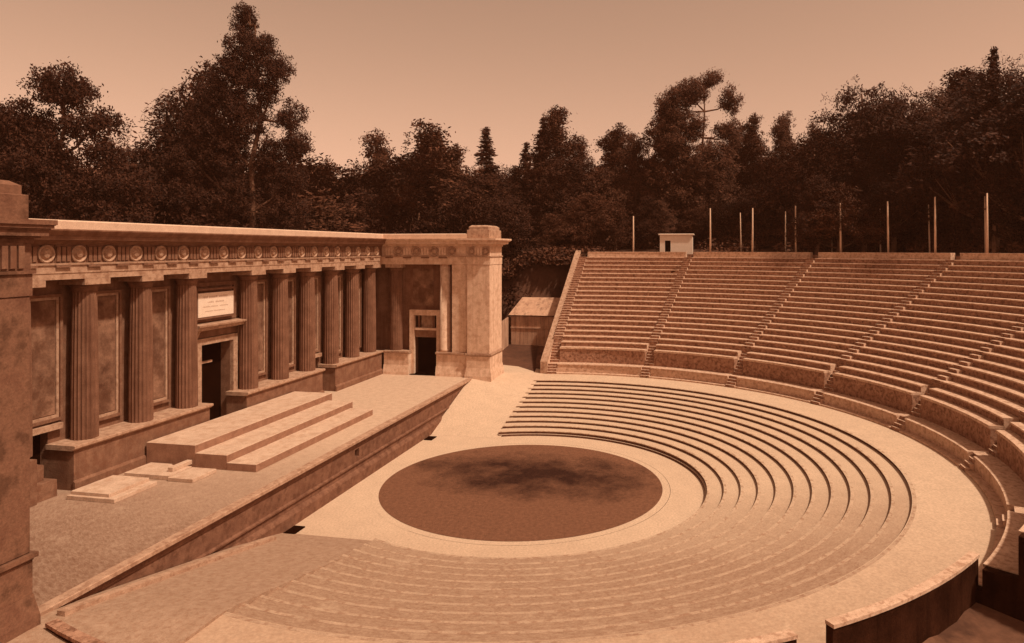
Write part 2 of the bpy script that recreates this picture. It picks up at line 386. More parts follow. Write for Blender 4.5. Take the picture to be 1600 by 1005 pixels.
# sloping side wall at the open end (y = 4.35) with its pale coping
bm = NB(); prof = [(22.05, .8), (22.05, 3.0), (22.6, 3.35), (37.6, 12.2), (38.3, 12.54), (38.3, .8)]
A = [bm.verts.new((x, 4.0, z)) for x, z in prof]; B = [bm.verts.new((x, 4.45, z)) for x, z in prof]
bm.faces.new(A); bm.faces.new(B[::-1])
for i in range(len(prof)): bm.faces.new((A[i], A[(i+1) % 6], B[(i+1) % 6], B[i]))
obj('end_wall', bm, M_wing, up)
bm = NB(); prof = [(21.95, 1.9), (21.95, 3.12), (22.55, 3.5), (37.55, 12.36), (38.3, 12.68), (38.3, 12.545), (37.6, 12.205), (22.6, 3.355), (22.1, 3.0), (22.1, 1.9)]
A = [bm.verts.new((x, 3.95, z)) for x, z in prof]; B = [bm.verts.new((x, 4.56, z)) for x, z in prof]
bm.faces.new(A); bm.faces.new(B[::-1])
for i in range(len(prof)): bm.faces.new((A[i], A[(i+1) % 10], B[(i+1) % 10], B[i]))
obj('coping', bm, M_trim, up)
# end face near the camera: stepped section closed by a dark wall
pts = [(22.25, .2), (22.25, 2.14), (22.65, 2.15), (22.65, 2.84), (23.63, 2.84), (23.63, 4.17), (24.2, 4.17)]
for i in range(19): pts += [(R0W(i)+.01, Z0W(i)-.02), (R0W(i)+.715, Z0W(i)-.02)]
pts += [(37.85, 12.5), (38.3, 12.5), (38.3, .2)]
bm = NB(); A = [bm.verts.new(pol(r, A_END-.0005, z)) for r, z in pts]; B = [bm.verts.new(pol(r, A_END-.4/r, z)) for r, z in pts]
bm.faces.new(A); bm.faces.new(B[::-1])
for i in range(len(pts)): bm.faces.new((A[i], A[(i+1) % len(pts)], B[(i+1) % len(pts)], B[i]))
obj('near_end_wall', bm, M_dark, up)
# rear retaining wall
obj('rear_wall', arc([(38.36, 1), (38.36, 12.3), (38.6, 12.3), (38.6, 1)], R(6), A_END), M_podium, up)
# small dark bundle left on the seats
bm = NB(); bmesh.ops.create_icosphere(bm, subdivisions=2, radius=.33)
for v in bm.verts: v.co = Vector((v.co.x*1.1, v.co.y*1.5, v.co.z*.75+.22)) + mnoise.noise_vector(v.co*3)*.09
o = obj('dark_bundle', bm, M_dark, smooth=True); o.location = (34.62, -6.3, Z0W(14)+.0)
tag(o, 'small dark bundle lying high on the seats beside the first stairway', 'bundle')

# ------------------------------------------------------------------ outer wall of the walkway on the near side
def outer_wall(a0, a1, label, dz=0):
    t = thing('retaining_wall', label, 'wall', 'outer walkway walls')
    obj('wall_body', arc([(22.22, .2), (22.22, 3.10-dz), (22.46, 3.10-dz), (22.46, .2)], a0, a1), M_dark, t)
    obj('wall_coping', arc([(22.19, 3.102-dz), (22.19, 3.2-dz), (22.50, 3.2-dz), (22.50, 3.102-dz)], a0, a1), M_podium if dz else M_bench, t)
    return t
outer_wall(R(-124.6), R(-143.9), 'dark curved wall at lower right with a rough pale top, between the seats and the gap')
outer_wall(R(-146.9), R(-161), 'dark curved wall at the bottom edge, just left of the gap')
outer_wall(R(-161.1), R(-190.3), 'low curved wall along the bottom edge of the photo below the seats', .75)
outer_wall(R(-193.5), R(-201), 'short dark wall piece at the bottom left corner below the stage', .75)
bm = arc([(22.3, .3), (22.3, 2.055), (26, 1.4), (26, .3)], R(-143.9), R(-146.9)); struct(obj('gap_ramp', bm, M_floor))
bm = arc([(22.3, .3), (22.3, 2.055), (26, 1.4), (26, .3)], R(-190.3), R(-193.5)); struct(obj('gap_ramp', bm, M_tread))

# ------------------------------------------------------------------ stage
SX0, SX1, SY = -20.75, 17.4, 9.06; SZ = 2.39
st = thing('stage', 'long raised stage platform with moulded front wall before the colonnade', 'stage')
obj('floor', box(NB(), SX0, SX1, SY+.34, 19.4, SZ-.3, SZ-.004), M_stagefl, st)
obj('edge_slab', prism(NB(), [(SY-.04, SZ-.15), (SY-.04, SZ-.02), (SY-.01, SZ), (SY+.36, SZ), (SY+.36, SZ-.15)], 'x', SX0, SX1-.5), M_trim, st)
obj('front_moulding', prism(NB(), [(SY+.02, SZ-.152), (SY+.04, SZ-.24), (SY+.1, SZ-.27), (SY+.13, SZ-.42), (SY+.3, SZ-.42), (SY+.3, SZ-.152)], 'x', SX0, SX1-.6), M_stagefr, st)
for x0, x1 in ((SX0, -1.72), (-1.24, SX1-.6)):
    obj('front_wall', box(NB(), x0, x1, SY+.2, SY+.6, -.1, SZ-.422), M_stagefr, st)
obj('front_wall', box(NB(), -1.72, -1.24, SY+.2, SY+.6, -.1, 1.36), M_stagefr, st)
obj('front_wall', box(NB(), -1.72, -1.24, SY+.2, SY+.6, 1.80, SZ-.422), M_stagefr, st)
obj('vent_hole', box(NB(), -1.72, -1.24, SY+.5, SY+.58, 1.36, 1.80), M_black, st)
obj('base_moulding', prism(NB(), [(SY+.0, -.1), (SY+.0, .52), (SY+.06, .6), (SY+.12, .66), (SY+.198, .7), (SY+.198, -.1)], 'x', SX0, 13.2), M_stagefr, st)
obj('middle_moulding', prism(NB(), [(SY+.10, 1.0), (SY+.10, 1.07), (SY+.198, 1.12), (SY+.198, .97)], 'x', SX0, 14.5), M_stagefr, st)
for x in (-8.3, 7.6):
    o = obj('foot_shadow_slab', bbox(-.45, .45, -.28, .28, 0, .05, .01), M_black); o.location = (x, 8.72, .006)  # dark slabs put where small shadows fall at the stage foot
    tag(o, 'small dark slab painting a shadow at the foot of the stage wall, '+('nearer the camera' if x < 0 else 'at the far end'), 'shadow slab', 'shadow slabs at the stage foot')
# pale kerb that borders the near ramp
bm = NB(); prev = None
for i in range(13):
    x = -10.2-i*(20.3-10.2)/12; z = pz(x, 8.5)+.11
    q = [bm.verts.new(p) for p in ((x, 8.35, z-.1), (x, 8.35, z+.12), (x, 8.62, z+.12), (x, 8.62, z-.1))]
    if prev:
        for k in range(4): bm.faces.new((prev[k], prev[(k+1) % 4], q[(k+1) % 4], q[k]))
    else: bm.faces.new(q)
    prev = q
bm.faces.new(prev)
tag(obj('ramp_kerb', bm, M_trim), 'pale narrow kerb bordering the near ramp beside the stage wall', 'kerb')

# broad steps on the stage
steps = thing('stage_steps', 'three broad pale steps standing before the central doorway on the stage', 'steps')
obj('step', bbox(-7.85, 4.6, 14.28, 17.0, SZ, 3.47, .015), M_step, steps, m2=M_stepriser)
obj('step', bbox(-7.86, 4.1, 12.55, 14.275, SZ, 3.10, .015), M_step, steps, m2=M_stepriser)
obj('step', bbox(-7.87, 3.75, 10.98, 12.545, SZ, 2.75, .015), M_step, steps, m2=M_stepriser)
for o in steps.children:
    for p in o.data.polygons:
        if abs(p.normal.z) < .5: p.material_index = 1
pl = thing('stage_platform', 'low two-layer pale platform on the stage, nearest the left edge', 'platform', 'low slabs on the stage')
obj('lower_slab', bbox(-12.65, -10.35, 14.15, 16.5, SZ, 2.56, .01), M_step, pl)
obj('upper_slab', bbox(-12.5, -10.35, 14.55, 16.45, 2.562, 2.70, .01), M_step, pl)
for (x0, x1, y0, y1, zt, lab) in ((-9.6, -8.0, 15.4, 16.6, 2.56, 'low pale slab against the plinth wall beside the broad steps'),
                                 (-9.7, -8.25, 14.12, 15.38, 2.6, 'low pale slab with a short bar lying on it, middle of three'),
                                 (-9.8, -8.25, 12.8, 14.10, 2.56, 'low pale slab in front of the broad steps, outermost of three')):
    tag(obj('low_slab', bbox(x0, x1, y0, y1, SZ+.001, zt, .012), M_step), lab, 'slab', 'low slabs on the stage')
tag(obj('wooden_bar', bbox(-9.2, -7.95, 14.35, 14.62, 2.601, 2.80, .012), M_step), 'short square bar lying across the low slabs beside the steps', 'bar')

# ------------------------------------------------------------------ stage building
bld = thing('stage_building', 'classical concrete stage building with fluted columns, rosette frieze and two projecting wings', 'building')
YF = 17.12; YW = 18.5; XW = 17.42
ZL = 4.35; ZS = 11.58; ZA = 12.2; ZF = 13.06; ZC = 13.72; ZP = 14.12
def B_(name, x0, x1, y0, y1, z0, z1, m, bev=.0, parent=bld): return obj(name, bbox(x0, x1, y0, y1, z0, z1, bev), m, parent)
# rear wall, pierced by doors
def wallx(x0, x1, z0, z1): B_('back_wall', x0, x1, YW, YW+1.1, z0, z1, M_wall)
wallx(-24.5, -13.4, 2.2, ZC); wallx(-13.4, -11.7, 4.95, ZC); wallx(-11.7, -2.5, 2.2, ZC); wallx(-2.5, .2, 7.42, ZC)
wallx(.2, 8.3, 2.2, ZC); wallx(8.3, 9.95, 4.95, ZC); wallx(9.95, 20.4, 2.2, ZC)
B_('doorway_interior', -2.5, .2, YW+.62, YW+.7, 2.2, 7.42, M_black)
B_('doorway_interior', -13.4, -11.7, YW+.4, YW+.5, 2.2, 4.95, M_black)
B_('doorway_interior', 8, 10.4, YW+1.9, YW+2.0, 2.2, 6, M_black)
# the bright scrap of lath in the dark central doorway
B_('door_lintel_bar', -2.45, -.7, YW+.5, YW+.6, 6.2, 6.33, M_plank)
# plinth sections with ledges
def plinth(x0, x1):
    e = B_('plinth', x0, x1, YF+.02, YW, SZ, ZL-.22, M_panel if False else M_wall, 0)
    obj('plinth_base', prism(NB(), [(YF-.10, SZ), (YF-.10, SZ+.34), (YF-.02, SZ+.42), (YF+.018, SZ+.44), (YF+.018, SZ)], 'x', x0-.05, x1+.05), M_wall, bld)
    obj('plinth_ledge', prism(NB(), [(YF+.0, ZL-.22), (YF-.09, ZL-.15), (YF-.14, ZL-.12), (YF-.14, ZL-.02), (YF-.11, ZL), (YW, ZL), (YW, ZL-.22)], 'x', x0-.1, x1+.1), M_trim, bld)
plinth(-11.7, -3.25); plinth(-.1, 8.25); plinth(9.98, XW-.02)
B_('plinth', -24.0, -13.4, YF+.02, YW, SZ, ZL-.1, M_wall)
# little stair block in the near side doorway
B_('doorway_step', -13.38, -12.35, 17.3, 18.2, SZ, 3.1, M_wall); B_('doorway_step', -13.38, -12.6, 17.7, 18.4, 3.102, 3.75, M_wall)

# columns (one shared mesh)
def column_mesh(h, rb, rt, nfl=20):
    bm = NB(); n = nfl*4; rings = []
    for zz, r in ((0, rb), (h*.33, rb*.985), (h*.66, rb*.94), (h, rt)):
        ring = []
        for i in range(n):
            a = 2*PI*i/n; k = (1, .945, .925, .945)[i % 4]
            ring.append(bm.verts.new((r*k*math.cos(a), r*k*math.sin(a), zz)))
        rings.append(ring)
    for A, B in zip(rings, rings[1:]):
        for i in range(n): bm.faces.new((A[i], A[(i+1) % n], B[(i+1) % n], B[i]))
    bm.faces.new(rings[0]); bm.faces.new(rings[-1])
    return bm
HS = 6.62
m_shaft = mesh('shaft', column_mesh(HS, .55, .475), M_column)
bm = lathe(NB(), [(.505, 0), (.505, .12), (.53, .14), (.53, .18), (.66, .32)], 32); m_ech = mesh('echinus', bm, M_column, True)
m_aba = mesh('abacus', bbox(-.68, .68, -.72, .68, 0, .285, .01), M_trim)
def column(x, y):
    c = inst('column', m_shaft, bld, (x, y, ZL))
    inst('echinus', m_ech, c, (0, 0, HS)); a = inst('abacus', m_aba, c, (0, 0, HS+.322))
COLX = [-10.48, -7.28, -4.16, 1.04, 4.25, 7.42, 10.59, 13.75, 16.6]
for x in COLX: column(x, 17.84)
column(18.1, 16.15)
column(-13.7, 17.84)
# panels between the columns with moulded frames
def frame(name, x0, x1, z0, z1, wd, dp, y, m, parent):
    bm = NB(); box(bm, x0, x0+wd, y-dp, y-.002, z0, z1); box(bm, x1-wd, x1, y-dp, y-.002, z0, z1)
    box(bm, x0+wd, x1-wd, y-dp, y-.002, z1-wd, z1); box(bm, x0+wd, x1-wd, y-dp, y-.002, z0, z0+wd)
    return obj(name, bm, m, parent)
def panel(x0, x1, z0=4.75, z1=10.9):
    p = B_('wall_panel', x0+.3, x1-.3, YW-.03, YW-.002, z0+.3, z1-.3, M_panel)
    frame('panel_frame', x0, x1, z0, z1, .13, .16, YW, M_wall, p)
    frame('panel_moulding', x0+.135, x1-.135, z0+.135, z1-.135, .12, .08, YW, M_trim, p)
for xc in (-8.88, -5.72, 2.65, 5.84, 12.17, 15.2): panel(xc-.98, xc+.98)
panel(9.0-.95, 9.0+.95, 5.3); panel(-12.9-.3, -11.1, 5.3)
B_('panel_sill', -13.5, -11.2, YW-.28, YW-.002, 4.95, 5.2, M_trim)
B_('panel_sill', 8.1, 9.98, YW-.28, YW-.002, 4.95, 5.2, M_trim)
# notice board over the central door
nb = thing('notice_board', 'white lettered notice board hung above the central doorway', 'board')
obj('board', bbox(-2.98, -.02, YW-.42, YW-.36, 9.02, 10.38, .01), M_board, nb)
frame('board_frame', -3.10, .10, 8.90, 10.62, .10, .10, YW-.30, M_column, nb)
frame('surround', -3.6, .6, 8.72, 10.95, .22, .14, YW, M_wall, nb)
for (row, segs, h) in ((10.08, ((.42, .75), (.88, 1.55), (1.68, 2.35)), .13), (9.80, ((.75, 1.25), (1.4, 2.1)), .09), (9.56, ((.4, .9), (1.0, 1.6), (1.75, 2.4)), .07), (9.30, ((.55, 1.1), (1.25, 2.2)), .07)):
    bm = NB()
    for a, b in segs:
        xx = a
        while xx < b:
            wd = random.uniform(.04, .075); box(bm, -2.98+xx, -2.98+xx+wd*.7, YW-.424, YW-.4205, row, row+h*random.uniform(.75, 1)); xx += wd+.02
    stuff(obj('lettering', bm, M_ink, nb))
# central door: architrave, cornice on consoles
dr = thing('x', '', ''); bpy.data.objects.remove(dr)
DX0, DX1, DT = -2.5, .2, 7.42
bm = NB(); box(bm, DX0-.38, DX0, YW-.25, YW-.002, SZ, DT+.36); box(bm, DX1, DX1+.38, YW-.25, YW-.002, SZ, DT+.36); box(bm, DX0, DX1, YW-.25, YW-.002, DT, DT+.36)
df = obj('door_frame', bm, M_trim, bld)
bm = NB(); box(bm, DX0-.52, DX0-.39, YW-.14, YW-.002, SZ, DT+.40); box(bm, DX1+.39, DX1+.52, YW-.14, YW-.002, SZ, DT+.40)
obj('architrave', bm, M_column, df)
obj('door_frieze', box(NB(), DX0-.5, DX1+.5, YW-.18, YW-.002, DT+.40, DT+.78), M_wall, df)
obj('door_cornice', prism(NB(), [(YW-.2, DT+.78), (YW-.35, DT+.86), (YW-.72, DT+.90), (YW-.74, DT+1.02), (YW-.86, DT+1.10), (YW-.88, DT+1.2), (YW-.002, DT+1.24), (YW-.002, DT+.782)], 'x', DX0-.9, DX1+.9), M_trim, df)
for x in (DX0-.66, DX1+.66):
    obj('console', prism(NB(), [(YW-.002, DT-.75), (YW-.10, DT-.72), (YW-.20, DT-.5), (YW-.18, DT-.2), (YW-.42, DT+.45), (YW-.62, DT+.86), (YW-.002, DT+.86)], 'x', x-.13, x+.13), M_trim, df)

# entablature of the rear wall -------------------------------------------------
def entab(name, axis, f, s, a0, a1, parent=bld):
    """f = front plane coordinate, s=+1 if the wall lies towards + of the front; sweeps a0..a1"""
    def P(l): return [(f+s*u, z) for u, z in l]
    D = 1.35
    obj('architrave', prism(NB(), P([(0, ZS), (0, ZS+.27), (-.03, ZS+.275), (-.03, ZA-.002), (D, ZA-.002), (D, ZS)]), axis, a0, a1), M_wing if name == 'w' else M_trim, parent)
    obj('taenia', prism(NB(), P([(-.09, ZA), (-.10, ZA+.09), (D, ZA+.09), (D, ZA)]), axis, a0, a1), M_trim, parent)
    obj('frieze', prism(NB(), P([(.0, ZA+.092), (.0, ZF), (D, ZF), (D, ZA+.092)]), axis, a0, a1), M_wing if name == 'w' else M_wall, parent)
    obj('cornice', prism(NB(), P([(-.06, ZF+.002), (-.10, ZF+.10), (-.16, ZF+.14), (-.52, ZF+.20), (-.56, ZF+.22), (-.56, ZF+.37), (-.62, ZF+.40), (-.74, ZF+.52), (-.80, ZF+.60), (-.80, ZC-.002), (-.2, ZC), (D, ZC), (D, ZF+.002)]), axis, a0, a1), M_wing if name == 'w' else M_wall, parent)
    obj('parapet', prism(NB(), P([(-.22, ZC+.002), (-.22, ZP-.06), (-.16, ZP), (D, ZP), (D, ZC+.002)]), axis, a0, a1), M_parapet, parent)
entab('b', 'x', YF, 1, -20.7, XW-.02)
entab('w', 'y', XW, 1, 9.55, YF+1.35)
# frieze ornament
bm = NB(); box(bm, -.34, .34, -.05, 0, 0, .76)
for k in (-.235, 0, .235):
    prism(bm, [(-.05, .03), (-.125, .06), (-.125, .68), (-.05, .70)], 'x', k-.085, k+.085)
m_triw = mesh('triglyph', bm.copy(), M_wing); m_tri = mesh('triglyph', bm, M_wall)
bm = NB(); box(bm, -.34, .34, -.12, -.02, 0, .09)
m_reg = mesh('regula', bm, M_wall)
bm = lathe(NB(), [(.385, 0), (.385, -.10), (.34, -.13), (.30, -.09), (.27, -.03), (.23, -.02), (.19, -.07), (.15, -.13), (.05, -.16)], 24, axis='y')
m_ros = mesh('rosette', bm, M_trim, False)
zr = (ZA+.09+ZF)/2-.0; X0R = -13.07; DXR = 1.545
fr = [o for o in bld.children if o.name.startswith('frieze')]
for k in range(-4, 20):
    x = X0R+DXR*k
    if x > XW-.5: break
    inst('rosette', m_ros, bld, (x, YF-.001, zr))
    xt = x+DXR/2
    if xt < XW-.4:
        inst('triglyph', m_tri, bld, (xt, YF-.001, ZA+.1)); inst('regula', m_reg, bld, (xt, YF-.02, ZA-.10))
for y in (15.64, 14.05, 12.45, 10.92):
    inst('rosette', m_ros, bld, (XW-.001, y, zr), (0, 0, -PI/2))
    inst('triglyph', m_triw, bld, (XW-.001, y+.78, ZA+.1), (0, 0, -PI/2)); inst('regula', m_reg, bld, (XW-.02, y+.78, ZA-.10), (0, 0, -PI/2))

# far wing -------------------------------------------------------------------
wg = bld
XB = 18.35     # recessed face of the wing
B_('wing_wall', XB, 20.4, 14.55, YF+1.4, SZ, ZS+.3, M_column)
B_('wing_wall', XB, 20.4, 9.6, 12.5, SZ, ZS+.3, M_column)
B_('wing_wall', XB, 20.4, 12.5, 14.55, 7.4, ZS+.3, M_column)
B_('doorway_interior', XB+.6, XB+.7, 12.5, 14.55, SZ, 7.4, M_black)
def wplinth(y0, y1, x=XW):
    B_('wing_plinth', x+.02, XB-.002 if x > 17 else XB, y0, y1, SZ, ZL-.2, M_wing)
    obj('plinth_base', prism(NB(), [(x-.14, SZ), (x-.12, SZ+.2), (x+.018, SZ+.8), (x+.018, SZ)], 'y', y0-.03, y1+.03), M_wing, bld)
    obj('plinth_ledge', prism(NB(), [(x+.0, ZL-.2), (x-.12, ZL-.12), (x-.12, ZL), (XB-.002, ZL), (XB-.002, ZL-.2)], 'y', y0-.05, y1+.04), M_trim, bld)
wplinth(14.75, YF-.16); wplinth(9.62, 12.3)
# piers of the wing
B_('wing_pier', XW+.05, XB-.004, 9.62, 10.95, ZL+.002, ZS-.002, M_wing, .02)
obj('half_column', lathe(NB(), [(.50, ZL+.002), (.50, ZL+.2), (.47, ZL+.25), (.44, ZS-.002)], 24, (18.0, 11.72, 0)), M_wing, bld, True)
# door of the wing
bm = NB(); box(bm, XB-.35, XB-.004, 14.52, 14.92, SZ, 7.75); box(bm, XB-.35, XB-.004, 12.12, 12.52, SZ, 7.75); box(bm, XB-.35, XB-.004, 12.52, 14.52, 7.3, 7.75)
wf = obj('wing_door_frame', bm, M_wing, bld)
obj('transom', box(NB(), XB-.2, XB+.2, 12.52, 14.52, 5.45, 6.05), M_wall, wf); obj('transom_sill', box(NB(), XB-.3, XB+.2, 12.52, 14.52, 6.052, 6.22), M_wing, wf)
obj('transom_panel', box(NB(), XB+.25, XB+.4, 12.95, 14.1, 6.222, 7.25), M_trim, wf)
obj('transom_post', box(NB(), XB+.0, XB+.2, 12.8, 13.0, 6.222, 7.29), M_wall, wf); obj('transom_post', box(NB(), XB+.0, XB+.2, 14.15, 14.3, 6.222, 7.29), M_wall, wf)
p = B_('wall_panel', XB-.03, XB-.002, 12.9, 14.75, 8.1, 11.2, M_panel)
# end pier (far) and end block
def endpier(x0, x1, y0, y1, MW=None, k=.85):
    MW = MW or M_wing; MT = M_trim if MW is M_wing else MW
    e = B_('end_pier', x0, x1, y0, y1, ZL+.002, ZS-.002, MW, .03)
    B_('pier_plinth', x0-.04, x1+.04, y0-.04, y1+.04, SZ-.4, ZL-.2, MW, .02)
    bm = NB()
    for (d, z0, z1) in ((.05, ZL-.198, ZL-.13), (.13, ZL-.13, ZL)): box(bm, x0-d, x1+d, y0-d, y1+d, z0, z1)
    obj('pier_ledge', bm, MT, e)
    bm = NB(); A = [(x0-.16, y0-.16), (x1+.16, y0-.16), (x1+.16, y1+.16), (x0-.16, y1+.16)]; Bq = [(x0-.045, y0-.045), (x1+.045, y0-.045), (x1+.045, y1+.045), (x0-.045, y1+.045)]
    va = [bm.verts.new((*q, SZ-.4)) for q in A]; vm = [bm.verts.new((*q, SZ+.15)) for q in A]; vb = [bm.verts.new((*q, SZ+.8)) for q in Bq]
    for i in range(4):
        bm.faces.new((va[i], va[(i+1) % 4], vm[(i+1) % 4], vm[i])); bm.faces.new((vm[i], vm[(i+1) % 4], vb[(i+1) % 4], vb[i]))
    obj('pier_foot', bm, MW, e)
    for nm, d, z0, z1 in (('architrave_block', .03, ZS, ZA-.002), ('taenia_block', .09, ZA, ZA+.09), ('frieze_block', .0, ZA+.092, ZF)):
        obj(nm, box(NB(), x0-d, x1+d, y0-d, y1+d, z0, z1), MW if 'taenia' not in nm else MT, e)
    bm = NB()
    for d, z0, z1 in ((.10, ZF+.002, ZF+.14), (.54, ZF+.2, ZF+.37), (.70, ZF+.42, ZF+.5), (.80, ZF+.52, ZC-.002), (.3, ZF+.14, ZF+.2), (.6, ZF+.37, ZF+.42), (.75, ZF+.50, ZF+.52)): d *= k; box(bm, x0-d, x1+d, y0-d, y1+d, z0, z1)
    obj('cornice_block', bm, MW, e)
    obj('blocking', bbox(x0+.0, x1-.0, y0+.05, y1-.0, ZC+.002, ZP+.3, .02), MT, e)
    bm = NB(); X0, X1, Y0, Y1 = x0+.12, x1-.12, y0+.17, y1-.12
    va = [bm.verts.new(q) for q in ((X0, Y0, ZP+.302), (X1, Y0, ZP+.302), (X1, Y1, ZP+.302), (X0, Y1, ZP+.302))]
    vm = [bm.verts.new((v.co.x, v.co.y, ZP+.55)) for v in va]; vb = [bm.verts.new((v.co.x+(.2 if v.co.x < (X0+X1)/2 else -.2), v.co.y+(.2 if v.co.y < (Y0+Y1)/2 else -.2), ZP+.68)) for v in va]
    for i in range(4):
        bm.faces.new((va[i], va[(i+1) % 4], vm[(i+1) % 4], vm[i])); bm.faces.new((vm[i], vm[(i+1) % 4], vb[(i+1) % 4], vb[i]))
    bm.faces.new(vb); obj('crown_block', bm, MT, e)
    return e
endpier(17.2, 20.5, 7.6, 9.55)
inst('rosette', m_ros, bld, (17.2-.001, 9.1, zr), (0, 0, -PI/2)); inst('rosette', m_ros, bld, (17.2-.001, 7.95, zr), (0, 0, -PI/2))
inst('triglyph', m_triw, bld, (17.2-.001, 8.55, ZA+.1), (0, 0, -PI/2))
# near wing, only its front pier reaches into the picture
endpier(-24.2, -20.95, 8.8, 11.0, M_pier, .55)
for k, x in enumerate((-21.55, -23.2)):
    inst('triglyph', m_tri, bld, (x, 8.8-.001, ZA+.1)); inst('rosette', m_ros, bld, (x-.8, 8.8-.001, zr))
B_('near_wing_wall', -24.0, -20.97, 11.0, 18.5, SZ-.4, ZC, M_wall)
B_('near_wing_parapet', -24.0, -20.97, 11.0, 18.5, ZC+.002, ZP, M_trim)
B_('near_wing_cornice', -24.6, -20.5, 11.2, 16.9, ZF+.3, ZC-.002, M_wall)
B_('wing_back', 20.4, 20.6, 9.6, 19.6, 1.5, ZC, M_wall)

# ------------------------------------------------------------------ plank shed and fence beyond the passage
sh = thing('plank_shed', 'low wooden shed of vertical boards with hipped roof beyond the side passage', 'shed')
zb = 3.0; FX = 32.4
k = 0
y = 10.2
while y > 5.0:
    wd = .44; obj('plank', box(NB(), FX, FX+.05+.02*(k % 2), y-wd+.02, y, zb-.3, 6.02), M_plank, sh); y -= wd; k += 1
for z in (4.72,): obj('rail', box(NB(), FX-.08, FX-.003, 5.0, 10.25, z, z+.12), M_plank, sh)
obj('rail', box(NB(), FX-.12, FX-.003, 4.9, 10.3, 5.98, 6.1), M_bark, sh)
bm = NB(); v = [bm.verts.new(q) for q in ((FX-.25, 10.45, 6.08), (FX-.25, 4.6, 6.08), (FX+2.2, 4.6, 7.75), (FX+2.2, 9.6, 7.75), (FX+5, 4.6, 6.08), (FX+5, 10.9, 6.08))]
bm.faces.new((v[0], v[1], v[2], v[3])); bm.faces.new((v[0], v[3], v[5])); bm.faces.new((v[3], v[2], v[4], v[5])); bm.faces.new((v[0], v[5], v[4], v[1])); bm.faces.new((v[1], v[4], v[2]))
obj('roof', bm, M_plank, sh)
k = 0
for i in range(9):    # side boards going back
    x = FX+.1+i*.5; obj('plank', box(NB(), x, x+.46, 10.2+.08*i, 10.27+.08*i, zb-.3, 6.02), M_plank, sh)
fe = thing('board_fence', 'weathered board fence running from the shed toward the far wing', 'fence')
p0 = Vector((31.9, 10.4, 3.0)); p1 = Vector((24.6, 10.3, 2.6)); ln = (p1-p0).length; nn = int(ln/.42); ang = math.atan2((p1-p0).y, (p1-p0).x)
for i in range(nn):
    q = p0.lerp(p1, i/nn); o = obj('board', box(NB(), 0, .39, 0, .05, -.4, 2.9-.9*sstep(0, nn, i)*.4), M_plank, fe); o.location = q; o.rotation_euler[2] = ang
for z in (1.0, 2.2):
    o = obj('rail', box(NB(), 0, ln, -.07, -.005, z, z+.11), M_plank, fe); o.location = p0-Vector((0, .0, 0)); o.rotation_euler[2] = ang

# ------------------------------------------------------------------ hut and poles above the seats
hu = thing('white_hut', 'small pale flat-roofed hut with a dark doorway above the top row of seats', 'hut')
HX, HY0, HY1, HZ = 39.9, -7.95, -4.45, 11.5
obj('front_wall', box(NB(), HX, HX+.12, HY0, HY1-1.15, HZ, 14.35), M_board, hu); obj('front_wall', box(NB(), HX, HX+.12, HY1-.55, HY1, HZ, 14.35), M_board, hu)
obj('front_wall', box(NB(), HX, HX+.12, HY1-1.15, HY1-.55, 13.75, 14.35), M_board, hu)
obj('side_wall', box(NB(), HX+.122, HX+2.4, HY0, HY0+.12, HZ, 14.35), M_board, hu); obj('side_wall', box(NB(), HX+.122, HX+2.4, HY1-.12, HY1, HZ, 14.35), M_board, hu)
obj('rear_wall', box(NB(), HX+2.402, HX+2.5, HY0, HY1, HZ, 14.35), M_black, hu)
obj('roof', bbox(HX-.18, HX+2.7, HY0-.15, HY1+.15, 14.352, 14.5, .02), M_board, hu)
poles = [(38.9, -1.66, 16.1), (37.35, -9.85, 16.78), (40.9, -13.1, 16.45), (35.95, -14.01, 16.66), (39.19, -17.51, 16.46), (34.1, -18.01, 16.75),
         (36.97, -21.78, 16.63), (31.85, -21.74, 16.78), (34.3, -25.74, 16.45), (29.15, -25.25, 16.75), (31.35, -29.24, 16.55), (26.3, -28.25, 16.9), (27.83, -32.59, 17.0), (22.9, -31.0, 16.9)]
bm = lathe(NB(), [(.10, 0), (.085, 2.6), (.06, 5.2)], 8); m_pole = mesh('pole', bm, M_pole, True)
lab = ['thin pole standing alone left of the pale hut', 'pale pole just right of the hut'] + [None]*12
order = ['second', 'third', 'fourth', 'fifth', 'sixth', 'seventh']
for i, (x, y, zt) in enumerate(poles):
    inner = math.hypot(x, y) < 40
    o = inst('pole', m_pole, None, (x, y, zt-4.9), (R(random.uniform(-1.2, .3)), R(random.uniform(-.6, .6)), 0))
    if not inner: o.scale = (.8, .8, 1)
    if i < 2: l = lab[i]
    else:
        pr_ = ['right of the hut', 'left of the second parapet gap', 'right of the second parapet gap', 'midway over the third seat block', 'left of the third parapet gap', 'at the far right edge'][(i-2)//2]
        l = ('thicker front' if inner else 'thinner rear') + ' pole of the pair ' + pr_
    tag(o, l, 'pole', 'poles standing behind the top of the seats')

